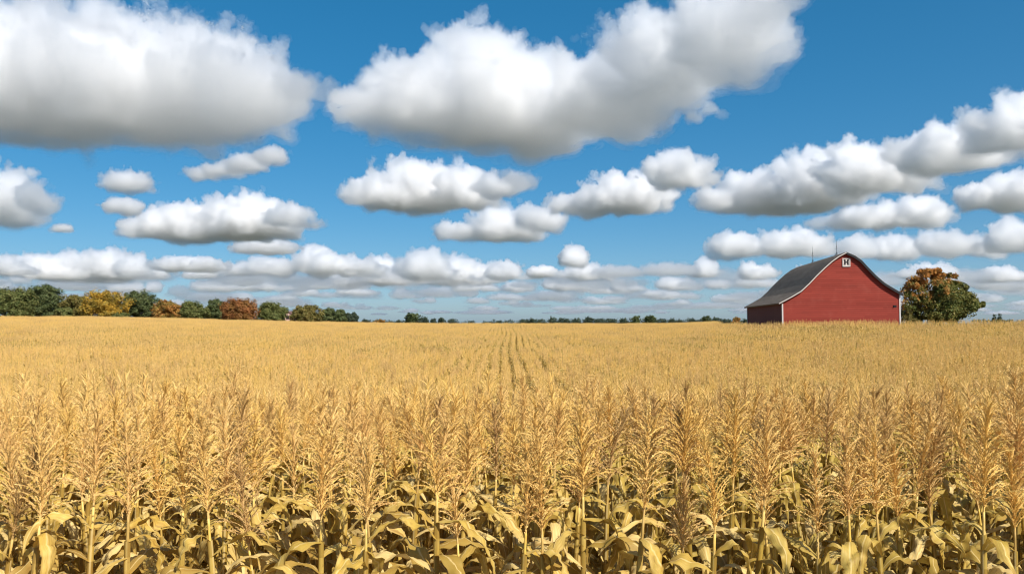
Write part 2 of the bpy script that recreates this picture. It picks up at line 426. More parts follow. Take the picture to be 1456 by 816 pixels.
for L_, objs in ((1, lod1), (2, lod2), (3, lod3)):
    ci = q.n('GeometryNodeCollectionInfo'); ci.inputs[0].default_value = hidden_collection('corn_kind', objs)
    ci.inputs['Separate Children'].default_value = True; ci.inputs['Reset Children'].default_value = True
    cmp_ = q.n('FunctionNodeCompare', data_type='INT', operation='EQUAL'); g.links.new(at['lod'], cmp_.inputs[2]); cmp_.inputs[3].default_value = L_
    ri_ = q.n('FunctionNodeRandomValue', data_type='INT'); ri_.inputs[4].default_value = 0; ri_.inputs[5].default_value = len(objs)-1
    ip = q.n('GeometryNodeInstanceOnPoints', {'Points': gi.outputs[0], 'Selection': cmp_.outputs[0], 'Instance': ci.outputs[0], 'Pick Instance': True,
             'Instance Index': ri_.outputs[2], 'Rotation': rv, 'Scale': at['scl']})
    g.links.new(ip.outputs[0], jn.inputs[0])
g.links.new(jn.outputs[0], go.inputs[0])
field.modifiers.new('scatter', 'NODES').node_group = g

# ------------------------------------------------------------------ barn
def ray(px, py): return Vector(((px-728)/F, 1, (HOR-py)/F))     # from the eye, depth 1
BP0 = Vector((.3355*BARN_Y, BARN_Y, 0)); RV = Vector((.126, .992, 0)).normalized(); GV = Vector((RV.y, -RV.x, 0))
def gable_uv(px, py):
    d = ray(px, py); nrm = RV; s = BP0.dot(nrm)/d.dot(nrm); P3 = d*s
    return ((P3-BP0).dot(GV), P3.z+EYE)
zo = lambda x, y: (1050+x/5.824, 340+y/5.824)
prof = [gable_uv(*zo(*q)) for q in [(362, 528), (440, 487), (520, 440), (590, 376), (655, 308), (720, 246), (780, 193), (838, 152), (897, 121),
                                    (960, 149), (1015, 187), (1062, 240), (1130, 312), (1200, 373), (1262, 412), (1337, 456)]]
BW = prof[-1][0]; U0 = prof[0][0]
zg = min(gz(*(BP0+GV*u+RV*v).xy) for u in (0, BW) for v in (0, 30))-.15
barn_loc = Vector((BP0.x, BP0.y, zg))
barn = empty('barn', barn_loc, 'large red wooden barn with dark gambrel roof at the right edge of the corn field', 'barn')
barn.rotation_euler = (0, 0, math.atan2(GV.y, GV.x))
prof = [(u, z-zg) for u, z in prof]     # local: x along gable, y along ridge, z from barn base
BL = .262*BARN_Y/RV.y
apex_i = 8
m, h, p = material('red_siding')
tc = h.n('ShaderNodeTexCoord').outputs['Object']; s3 = h.n('ShaderNodeSeparateXYZ', {0: tc})
bd = h.math('FLOOR', h.math('DIVIDE', s3.outputs[2], .30))
wn = h.n('ShaderNodeTexWhiteNoise', {'Vector': h.n('ShaderNodeCombineXYZ', {0: bd, 1: h.math('FLOOR', h.math('ADD', h.math('DIVIDE', s3.outputs[0], 4.9), h.math('MULTIPLY', bd, .37)))}).outputs[0]}, noise_dimensions='3D').outputs[0]
c = h.mix(wn, (.245, .034, .021), (.29, .043, .027))
c = h.mix(h.math('MULTIPLY', h.ramp(h.noise(h.vec('MULTIPLY', tc, (.35, .35, 2.6)).outputs[0], 1.3, 5), .45, .75), .45), c, (.20, .032, .021))
c = h.mix(h.math('MULTIPLY', h.ramp(h.noise(tc, .5, 5), .5, .8), .3), c, (.38, .10, .07))
fr_ = h.math('FRACT', h.math('DIVIDE', s3.outputs[2], .30)); c = h.mix(h.math('MULTIPLY', h.ramp(fr_, .16, .04), .38), c, (.10, .018, .013))
setc(h, p, c, h.noise(h.vec('MULTIPLY', tc, (1., 1., 12.)).outputs[0], 4, 4), .3, .02); M_RED = m
m, h, p = material('shaded_red_siding')  # barn red with the left wall's shade darkened into the colour
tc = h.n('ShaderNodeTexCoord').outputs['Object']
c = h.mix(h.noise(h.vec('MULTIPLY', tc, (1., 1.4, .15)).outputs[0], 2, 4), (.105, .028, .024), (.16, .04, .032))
setc(h, p, c); M_RED_SHADE = m
m, h, p = material('asphalt_shingle')
tc = h.n('ShaderNodeTexCoord').outputs['Object']; geo = h.n('ShaderNodeNewGeometry').outputs['Position']
s3 = h.n('ShaderNodeSeparateXYZ', {0: tc})
br = h.n('ShaderNodeTexBrick', {'Vector': h.n('ShaderNodeCombineXYZ', {0: s3.outputs[1], 1: h.math('ADD', s3.outputs[2], h.math('MULTIPLY', s3.outputs[0], .0))}).outputs[0], 'Color1': (.125, .094, .066, 1), 'Color2': (.165, .128, .094, 1), 'Mortar': (.025, .025, .026, 1), 'Scale': 1., 'Brick Width': .9, 'Row Height': .22, 'Mortar Size': .012})
c = h.mix(h.math('MULTIPLY', h.ramp(h.noise(h.vec('MULTIPLY', geo, (1., .25, 1.)).outputs[0], .5, 5), .4, .75), .5), br.outputs[0], (.19, .152, .115))
setc(h, p, c, h.noise(tc, 6, 3), .4, .02); p.inputs['Roughness'].default_value = .9; M_ROOF = m
m, h, p = material('white_paint'); tc = h.n('ShaderNodeTexCoord').outputs['Object']
setc(h, p, h.mix(h.noise(tc, 3, 4), (.50, .45, .41), (.66, .60, .55))); M_WHITE = m
m, h, p = material('dark_opening'); setc(h, p, (.02, .017, .018)); M_DARK = m
m, h, p = material('roof_edge'); setc(h, p, (.03, .03, .032)); M_EDGE = m
m, h, p = material('grey_metal'); setc(h, p, (.12, .13, .14)); p.inputs['Metallic'].default_value = .6; p.inputs['Roughness'].default_value = .45; M_METAL = m
def span(z):
    """left and right limits of the gable at height z"""
    L_ = [q for q in prof[:apex_i+1]]; R_ = [q for q in prof[apex_i:]]
    zl = [q[1] for q in L_]; xl = [q[0] for q in L_]; zr = [q[1] for q in R_][::-1]; xr = [q[0] for q in R_][::-1]
    return (float(np.interp(z, zl, xl)) if z > zl[0] else xl[0], float(np.interp(z, zr, xr)) if z > zr[0] else xr[0])
APZ = prof[apex_i][1]
def gable(y0, sgn):
    mb = MB(); z = 0.; st = .30
    while z < APZ-.02:
        z1 = min(z+st, APZ-.005); a0, b0 = span(z); a1, b1 = span(z1)
        yo = y0-sgn*.045; yi = y0-sgn*.012; yb = y0+sgn*.12
        mb.add([(a0, yo, z), (b0, yo, z), (b1, yi, z1), (a1, yi, z1), (a0, yb, z), (b0, yb, z), (b1, yb, z1), (a1, yb, z1)],
               [(0, 1, 2, 3), (4, 7, 6, 5), (0, 4, 5, 1), (0, 3, 7, 4), (1, 5, 6, 2), (3, 2, 6, 7)])
        z = z1
    return mb
gable(0, 1).build('gable_wall', M_RED, barn); gable(BL, -1).build('gable_wall', M_RED, barn)
for x, zt, sg, mt in ((U0, prof[0][1], 1, M_RED_SHADE), (BW, prof[-1][1], -1, M_RED)):
    mb = MB(); n = int((BL-.3)/.3)
    for i in range(n):      # vertical boards with narrow gaps
        y0 = .15+i*(BL-.3)/n; y1 = y0+(BL-.3)/n-.02
        mb.box(min(x, x+sg*.04), max(x, x+sg*.04), y0, y1, 0, zt-.03)
    mb.box(min(x+sg*.042, x+sg*.12), max(x+sg*.042, x+sg*.12), .125, BL-.125, 0, zt-.05)
    mb.build('side_wall', mt, barn)
# roof shell: the profile lifted outwards, run past both gables
def offs(d):
    out = []
    for i, (x, z) in enumerate(prof):
        a = prof[max(i-1, 0)]; b = prof[min(i+1, len(prof)-1)]
        nx_, nz_ = -(b[1]-a[1]), b[0]-a[0]; l = math.hypot(nx_, nz_); out.append((x+nx_/l*d, z+nz_/l*d))
    e0 = (prof[0][0]-prof[1][0], prof[0][1]-prof[1][1]); l = math.hypot(*e0); ov = .5
    out.insert(0, (out[0][0]+e0[0]/l*ov, out[0][1]+e0[1]/l*ov))
    e1 = (prof[-1][0]-prof[-2][0], prof[-1][1]-prof[-2][1]); l = math.hypot(*e1); ov = .3
    out.append((out[-1][0]+e1[0]/l*ov, out[-1][1]+e1[1]/l*ov))
    return out
def shell(ra, rb, y0, y1):
    mb = MB(); n = len(ra); ny = 2
    vs = [(x, y, z) for y in (y0, y1) for (x, z) in ra]+[(x, y, z) for y in (y0, y1) for (x, z) in rb]
    fs = []
    for i in range(n-1):
        fs += [(i, n+i, n+i+1, i+1), (2*n+i, 2*n+i+1, 3*n+i+1, 3*n+i), (i, i+1, 2*n+i+1, 2*n+i), (n+i, 3*n+i, 3*n+i+1, n+i+1)]
    fs += [(0, 2*n, 3*n, n), (n-1, 2*n-1, 4*n-1, 3*n-1)]
    mb.add(vs, fs); return mb
ro_, ri2 = offs(.24), offs(.03)
roof = shell(ro_, ri2, -.35, BL+.35).build('roof', M_ROOF, barn)
k = apex_i+1
for nm, seg_, mt in (('rake_trim', slice(0, k+1), M_WHITE), ('rake_edge', slice(k, len(ro_)), M_EDGE)):
    A = offs(.20)[seg_]; B = offs(.08 if mt is M_WHITE else -.10)[seg_]
    shell(A, B, -.43, -.353).build(nm, mt, barn)
mb = MB(); mb.box(U0-.06, U0+.12, -.11, -.05, 0, prof[0][1]-.12); mb.box(U0-.06, U0-.003, -.05, .14, 0, prof[0][1]-.12); mb.build('corner_trim', M_WHITE, barn)
mb = MB(); mb.box(BW-.12, BW+.06, -.11, -.05, 0, prof[-1][1]-.1); mb.box(BW+.003, BW+.06, -.05, .14, 0, prof[-1][1]-.1); mb.build('corner_trim', M_WHITE, barn)
mb = MB(); mb.box(U0-.06, U0-.003, BL-.14, BL+.1, 0, prof[0][1]-.12); mb.build('corner_trim', M_WHITE, barn)
# white gable window with its dark mark
wa = gable_uv(*zo(866, 158)); wb = gable_uv(*zo(931, 228)); x0, x1 = wa[0], wb[0]; z1, z0 = wa[1]-zg, wb[1]-zg
mb = MB(); mb.box(x0, x1, -.10, -.05, z0, z1)
win = mb.build('gable_window', M_WHITE, barn)
mb = MB(); t_ = .13
for (a0, a1, b0, b1) in ((x0, x1, z1-t_, z1), (x0, x1, z0, z0+t_), (x0, x0+t_, z0+t_, z1-t_), (x1-t_, x1, z0+t_, z1-t_)): mb.box(a0, a1, -.15, -.103, b0, b1)
mb.build('frame', M_WHITE, win)
mb = MB(); cx = (x0+x1)/2; hh = z1-z0
mb.box(cx-.30, cx-.10, -.125, -.103, z0+.22*hh, z1-.15*hh); mb.box(cx+.10, cx+.30, -.125, -.103, z0+.22*hh, z1-.15*hh); mb.box(cx-.10, cx+.10, -.125, -.103, z0+.47*hh, z0+.60*hh)
mb.box(cx-.36, cx-.30, -.125, -.103, z0+.22*hh, z0+.30*hh); mb.box(cx+.30, cx+.36, -.125, -.103, z0+.22*hh, z0+.30*hh)
mb.box(cx-.36, cx-.30, -.125, -.103, z1-.23*hh, z1-.15*hh); mb.box(cx+.30, cx+.36, -.125, -.103, z1-.23*hh, z1-.15*hh)
mb.build('emblem', M_DARK, win)
hu, hz = gable_uv(*zo(1293, 556)); hz -= zg
mb = MB(); mb.box(hu-.22, hu+.24, -.075, -.03, hz-.12, hz+.13); mb.tube([(hu-.1, -.08, hz+.1), (hu-.1, -.16, hz+.02), (hu-.12, -.17, hz-.12)], [.05, .05, .05], 6)
mb.build('vent_hole', M_DARK, barn)
ridge = ro_[k]
def rod(px, hpx):
    best = min((i*.1 for i in range(int(BL*10))), key=lambda s: abs(728+F*(BP0+GV*ridge[0]+RV*s).x/(BP0+GV*ridge[0]+RV*s).y-px))
    D = (BP0+RV*best).y; hh = hpx/F*D; mb = MB(); x, z = ridge[0], ridge[1]
    mb.tube([(x, best, z-.05), (x, best, z+hh*.6), (x, best, z+hh)], [.04, .032, .018], 6)
    mb.tube([(x, best, z+hh*.52), (x, best, z+hh*.58), (x, best, z+hh*.64)], [.03, .09, .03], 8)
    mb.box(x-.22, x+.16, best-.012, best+.012, z+hh*.41, z+hh*.425)
    for a in range(3): mb.tube([(x+.3*math.cos(a*2.1), best+.3*math.sin(a*2.1), z-.12), (x, best, z+.5)], [.025, .025], 4)
    mb.build('lightning_rod', M_METAL, barn)
rod(1156.8, 22); rod(1190.8, 21)

# ------------------------------------------------------------------ trees
def leaf_mat(name, a, b, c, patch=None, axis=None):
    m, h, p = material(name)
    tc = h.n('ShaderNodeTexCoord').outputs['Object']; geo = h.n('ShaderNodeNewGeometry').outputs['Position']
    isl = h.n('ShaderNodeNewGeometry').outputs['Random Per Island']
    col = h.mix(h.ramp(h.noise(tc, .55, 3), .35, .65), a, b)
    if patch:
        f = h.ramp(h.noise(tc, .3, 3), .42, .58)
        if axis:
            s3 = h.n('ShaderNodeSeparateXYZ', {0: tc})
            g_ = h.math('ADD', h.math('MULTIPLY', s3.outputs[0], axis[0]), h.math('ADD', h.math('MULTIPLY', s3.outputs[2], axis[1]), axis[2]))
            f = h.ramp(h.math('ADD', g_, h.math('MULTIPLY', h.math('SUBTRACT', h.noise(tc, .6, 5), .5), 4.6)), -.15, .5)
        col = h.mix(h.math('MULTIPLY', f, .8), col, patch)
    col = h.mix(h.math('MULTIPLY', h.ramp(isl, .5, 1.), .75), col, c)
    setc(h, p, col); p.inputs['Roughness'].default_value = .6
    tr = h.n('ShaderNodeBsdfTranslucent', {'Color': col}); mx = h.n('ShaderNodeMixShader', {0: .2, 1: p.outputs[0], 2: tr.outputs[0]})
    h.t.links.new(mx.outputs[0], h.t.nodes['Material Output'].inputs['Surface'])
    return m
LM = {
 'green': leaf_mat('green_leaves', (.09, .115, .028), (.14, .155, .042), (.20, .18, .055)),
 'olive': leaf_mat('olive_leaves', (.125, .125, .03), (.20, .16, .038), (.24, .17, .05)),
 'dark': leaf_mat('dark_green_leaves', (.07, .098, .034), (.105, .128, .042), (.14, .15, .05)),
 'yellow': leaf_mat('yellow_leaves', (.44, .27, .03), (.52, .29, .03), (.32, .23, .04), (.28, .22, .04)),
 'orange': leaf_mat('orange_leaves', (.38, .19, .04), (.42, .17, .04), (.24, .17, .04), (.19, .16, .035)),
 'rust': leaf_mat('rust_leaves', (.27, .11, .035), (.34, .13, .035), (.22, .09, .03), (.26, .14, .035)),
 'far': leaf_mat('bluish_green_leaves', (.045, .07, .042), (.062, .085, .048), (.085, .10, .05)),
}
m, h, p = material('bark'); tc = h.n('ShaderNodeTexCoord').outputs['Object']
setc(h, p, h.mix(h.noise(h.vec('MULTIPLY', tc, (3., 3., .6)).outputs[0], 3, 5), (.045, .035, .026), (.13, .10, .075)), h.noise(tc, 6, 4), .6, .05); M_BARK = m
def crown_mesh(rng, lobes, n, size, mat):
    """leaf sprays spread through lobes (x, y, z, rx, ry, rz); sub-clumps give light and dark and an uneven outline"""
    mb = MB(); wts = [l[3]*l[5]+.01 for l in lobes]
    sub = []
    for l, wgt in zip(lobes, wts):
        for i in range(max(14, int(190*wgt/sum(wts)))):
            d = Vector((rng.gauss(0, 1), rng.gauss(0, 1), rng.gauss(.15, 1))).normalized(); r = rng.uniform(.45, 1.0)**.6
            sub.append((Vector((l[0]+d.x*l[3]*r, l[1]+d.y*l[4]*r, l[2]+d.z*l[5]*r)), min(l[3], l[5])*rng.uniform(.30, .55), d))
    for i in range(n):
        c, r, d = sub[i % len(sub)]
        e = Vector((rng.gauss(0, 1), rng.gauss(0, 1), rng.gauss(0, .8))); e = e.normalized()*(r*rng.random()**.45)
        c2 = c+e
        if c2.z < .05: continue
        nrm = (e.normalized()*.8+d*.4+Vector((rng.gauss(0, .6), rng.gauss(0, .6), rng.gauss(.35, .5)))).normalized()
        u = nrm.cross(Vector((rng.gauss(0, 1), rng.gauss(0, 1), rng.gauss(0, 1)))).normalized(); v = nrm.cross(u)
        a = size*rng.uniform(.6, 1.3); b = a*rng.uniform(.5, .8)
        mb.add([tuple(c2-u*a), tuple(c2-v*b+nrm*a*.15), tuple(c2+u*a), tuple(c2+v*b+nrm*a*.2)], [(0, 1, 2, 3)])
    return mb.mesh('crown', mat)
def trunk_mesh(rng, Ht, lobes, r0):
    mb = MB(); top = Ht*.62
    pts = [Vector((rng.gauss(0, .12)*k, rng.gauss(0, .12)*k, top*k/4)) for k in range(5)]; pts[0] = Vector((0, 0, -.3))
    mb.tube(pts, [r0*1.25, r0, r0*.8, r0*.55, r0*.25], 8)
    for l in lobes:
        a = pts[1+rng.randrange(2)]; b = Vector(l[:3]); mid = a.lerp(b, .5)+Vector((0, 0, -.15*(b-a).length*.3))
        mb.tube([a, mid, b], [r0*.42, r0*.27, r0*.08], 5)
    return mb.mesh('trunk', M_BARK, True)
def auto_lobes(rng, wd, ht, n=9, low=.15):
    out = []
    for i in range(n):
        a = i*2.4+rng.uniform(0, 1); fz = (i+.5)/n; z = ht*(low+(.93-low)*fz)
        env = math.sin(PI*min(1, .22+.72*fz))**.6; rr = wd*.5*env*rng.uniform(.35, .68)
        s = wd*rng.uniform(.21, .31)
        out.append((math.cos(a)*rr, math.sin(a)*rr*.8, min(z, ht-s*.7), s, s, s*.82))
    out.append((0, 0, ht*.45, wd*.30, wd*.28, ht*.30)); out.append((wd*rng.uniform(-.1, .1), 0, ht*.80, wd*.22, wd*.22, ht*.18))
    return out
def tree(name, loc, crown, trunk, label, cat, group=None, rz=0, scale=None):
    o = empty(name, loc, label, cat, group); o.rotation_euler.z = rz
    if scale: o.scale = scale
    link('crown', crown, o); link('trunk', trunk, o); return o
def place(px, D):
    x = (px-728)/F*D; return (x, D, gz(x, D))
rng = random.Random(77)
LT = [ # centre px, top px, width px, colour, distance, label
 (16, 411, 78, 'green', 262, 'broad green tree at the far left end of the tree row'),
 (66, 406, 62, 'dark', 268, 'tallest dark green tree of the left row, second big crown from the left'),
 (92, 436, 26, 'green', 258, 'low green bush at the foot of the tall dark green tree'),
 (108, 419, 46, 'olive', 266, 'mid sized olive tree touching the left side of the golden yellow tree'),
 (148, 414, 62, 'yellow', 260, 'round golden yellow autumn tree in the left tree row'),
 (196, 416, 58, 'dark', 268, 'dark green tree rising right behind the golden yellow tree'),
 (172, 445, 30, 'green', 257, 'low green shrub below the gap right of the golden yellow tree'),
 (238, 428, 46, 'orange', 264, 'small orange and olive tree right of the dark green tree'),
 (273, 430, 46, 'green', 266, 'green tree next to the orange and olive tree, on its right'),
 (306, 426, 36, 'dark', 272, 'narrow dark green tree beside the left edge of the rust red tree'),
 (341, 426, 58, 'rust', 262, 'wide rust red tree with a low rounded crown'),
 (386, 431, 48, 'green', 266, 'green rounded tree directly right of the rust red tree'),
 (436, 434, 46, 'olive', 264, 'olive green tree right of the small pinkish house'),
 (465, 438, 24, 'dark', 290, 'small pointed dark tree beside the last olive tree of the row'),
 (482, 440, 24, 'dark', 292, 'second small dark tree near the right end of the left tree row'),
 (500, 445, 26, 'far', 296, 'lowest dark tree ending the left tree row on the right'),
]
for (px, ty, wpx, colr, D, lab) in LT:
    loc = place(px, D); wd = wpx/F*D; ht = (HOR-ty-1.2)/F*D+EYE-loc[2]
    lob = auto_lobes(rng, wd, ht, 10 if wd > 7 else 6, .16)
    tree('shrub' if ('shrub' in lab or 'bush ' in lab[:16]) else 'autumn_tree' if colr in ('yellow', 'orange', 'rust') else 'broadleaf_tree', loc,
         crown_mesh(rng, lob, int(4000+wd*1000), .28, LM[colr]), trunk_mesh(rng, ht, lob[:6], .03*ht+.05), lab, 'shrub' if ht < 5 else 'tree', 'trees along the left edge of the field')
# the maple beside the barn
D = 137.; ml = place(1336, D)
M_MAPLE = leaf_mat('turning_maple_leaves', (.08, .11, .022), (.17, .16, .033), (.24, .19, .045), (.52, .19, .035), (-.13, .24, -2.0))
lob = []
for (x, y, r, dy) in [(1318, 395, 15, 0), (1300, 409, 16, .5), (1297, 430, 18, -1), (1303, 445, 16, 1), (1322, 414, 20, -1.5), (1346, 399, 17, .5), (1343, 420, 22, -1.2), (1368, 411, 14, .6),
                      (1372, 430, 15, -.5), (1386, 432, 9, .3), (1394, 433, 5, 0), (1350, 443, 18, 1.0), (1326, 443, 18, -.8), (1366, 446, 9, .4), (1380, 439, 4, 0), (1336, 388, 9, 0)]:
    rm = r/F*D; lob.append(((x-1336)/F*D, dy, (HOR-y)/F*D+EYE-ml[2], rm, rm, rm*.9))
lob.append((0, 0, 3.2, 5.2, 4, 2.2)); lob.append((-1.2, -.5, 4.6, 3.2, 2.6, 3.0)); lob.append((2.2, 0, 4.4, 2.8, 2.4, 2.6))
tree('maple_tree', ml, crown_mesh(rng, lob, 42000, .18, M_MAPLE), trunk_mesh(rng, 11, lob[:12], .38), 'broad maple tree turning orange and green, standing just right of the red barn', 'tree')
# far row on the horizon: a few kinds, copied
kinds = []
for colr, wd, ht in (('far', 11, 8), ('far', 8, 9), ('far', 14, 8), ('dark', 9, 7.5), ('orange', 9, 6)):
    lb = auto_lobes(rng, wd, ht, 7, .1); kinds.append((crown_mesh(rng, lb, 1500, .5, LM[colr]), trunk_mesh(rng, ht, lb[:4], .25), wd, ht, colr))
far = [(586, 446, 34, 3), (602, 451, 20, 0), (616, 453, 10, 1), (628, 452, 14, 1), (643, 453.5, 20, 2), (671, 456, 16, 2), (520, 454, 16, 0), (541, 454.5, 20, 4), (556, 456, 14, 0), (567, 455, 10, 1),
       (709, 456, 24, 2), (745, 454, 22, 2), (757, 453, 14, 0), (768, 454, 20, 2), (786, 451, 18, 0), (801, 452.5, 24, 2), (820, 453, 20, 0), (838, 451, 20, 0), (853, 453, 24, 2), (868, 453, 22, 2), (886, 453, 20, 0),
       (904, 449.5, 18, 3), (924, 449, 26, 3), (941, 453, 18, 2), (955, 453.5, 18, 0), (966, 455, 14, 2), (985, 453, 14, 0), (1004, 449.5, 20, 3), (1018, 451.5, 20, 0), (1032, 453.5, 18, 2), (1047, 451.5, 16, 4), (1060, 454, 12, 0), (694, 458, 20, 2)]
for i, (px, ty, wpx, kd) in enumerate(far):
    cr, tk, wd, ht, colr = kinds[kd]; D = 640+rng.uniform(-20, 40); loc = place(px, D)
    hh = (HOR-ty)/F*D+EYE-loc[2]; ww = wpx/F*D
    zone = ('between the left tree row and the field centre' if px < 690 else 'on the horizon between the field centre and the barn')
    lab = {586: 'largest dark tree alone on the horizon right of the left tree row', 541: 'low brownish orange tree on the horizon just past the left tree row',
           1047: 'small orange brown tree on the horizon closest to the barn'}.get(px)
    tree('distant_tree', loc, cr, tk, lab or f"{'bigger dark' if kd == 3 else 'small bluish green'} tree {zone}", 'tree',
         'single distant trees' if lab else f"{'bigger dark' if kd == 3 else 'small'} distant trees {'left' if px < 690 else 'right'} of the field centre", rng.uniform(0, 6.28) if kd != 4 else 0, (ww/wd, ww/wd, hh/ht))
# the low wood that closes the horizon behind them reads as one mass
lb = []; D = 760.
for i in range(190):
    px = 512+(1066-512)*(i+rng.random())/190
    if 574 < px < 735 and rng.random() < .45: continue
    x, _, z = place(px, D); tp = 455.8 if px < 735 else 453.3
    hh = (HOR-tp-rng.uniform(-1.2, 1.4))/F*D+EYE-z; lb.append((x, rng.uniform(-12, 12), z+hh*.5, rng.uniform(2.5, 4.5), 3., hh*.5))
mb_ = crown_mesh(rng, lb, 16000, .55, LM['far']); fw = link('distant_wood', mb_); fw.location = (0, D, 0)
tag(fw, 'low bluish green strip of distant woodland along the horizon', 'woodland', kind='stuff')
# right edge: two columnar trees and a low hedge
cmesh = crown_mesh(rng, [(0, 0, 1.2, .9, .9, 1.0), (0, 0, 2.6, .75, .75, 1.1), (0, 0, 4., .5, .5, 1.)], 700, .22, LM['far']); ctk = trunk_mesh(rng, 4, [(0, 0, 3, 1, 1, 1)], .15)
for px, ty, lab in ((1413.5, 447, 'left and shorter of two small upright trees at the far right of the field'), (1421, 446, 'right and taller of two small upright trees at the far right of the field')):
    D = 285; loc = place(px, D); hh = (HOR-ty)/F*D+EYE-loc[2]
    tree('upright_tree', loc, cmesh, ctk, lab, 'tree', 'upright trees at the far right', 0, (1, 1, hh/4.9))
D = 270; a, b = place(1384, D), place(1475, D); lb = []
n = 14
for i in range(n):
    t = i/(n-1); x = a[0]+(b[0]-a[0])*t; z = gz(x, D); hh = (HOR-453.3-(.8 if i % 3 == 0 else 0))/F*D+EYE-z
    lb.append((x-a[0], 0, z-a[2]+hh*.5, .95, .8, hh*.5))
hd = empty('hedge', a, 'low green hedge along the field edge at the far right', 'hedge')
link('foliage', crown_mesh(rng, lb, 2600, .2, LM['green']), hd)
D = 121.; bl = place(1291, D)
lb = [(-.5, 0, .9, .7, .7, .8), (.6, 0, .7, .9, .7, .6), (1.6, .3, .5, .6, .5, .5), (0, 0, 1.9, .5, .5, .7)]
bs = empty('shrub', (bl[0], bl[1], bl[2]+1.2), 'small green shrub at the right corner of the red barn', 'shrub')
link('foliage', crown_mesh(rng, lb, 900, .13, LM['olive']), bs)
# small house in the tree row
D = 282.; hl = place(409, D); hh = (HOR-442)/F*D+EYE-hl[2]
house = empty('house', hl, 'small pinkish gabled house half hidden between two trees of the left row', 'house'); 
m, h, p = material('pinkish_wall'); tc = h.n('ShaderNodeTexCoord').outputs['Object']; setc(h, p, h.mix(h.noise(tc, 2, 3), (.55, .36, .29), (.62, .44, .37))); M_PINK = m
m, h, p = material('brown_roof'); setc(h, p, (.16, .09, .07)); M_BROOF = m
mb = MB(); w2 = 2.6; ev = hh-1.9
mb.add([(-w2, 0, 0), (w2, 0, 0), (w2, 0, ev), (0, 0, hh-.12), (-w2, 0, ev), (-w2, 7, 0), (w2, 7, 0), (w2, 7, ev), (0, 7, hh-.12), (-w2, 7, ev)],
       [(0, 1, 2, 3, 4), (9, 8, 7, 6, 5), (1, 6, 7, 2), (0, 4, 9, 5)]); mb.build('wall', M_PINK, house)
mb = MB()
for sg in (-1, 1):
    A = [(0, -.3, hh), (sg*(w2+.4), -.3, ev-.3), (sg*(w2+.4), 7.3, ev-.3), (0, 7.3, hh)]
    mb.add(A+[(x, y, z-.16) for x, y, z in A], [(0, 1, 2, 3), (7, 6, 5, 4), (0, 4, 5, 1), (1, 5, 6, 2), (2, 6, 7, 3)])
mb.build('roof', M_BROOF, house)
mb = MB(); mb.box(-.5, .5, -.05, .03, ev-1.0, ev+.2); mb.build('window', M_DARK, house)

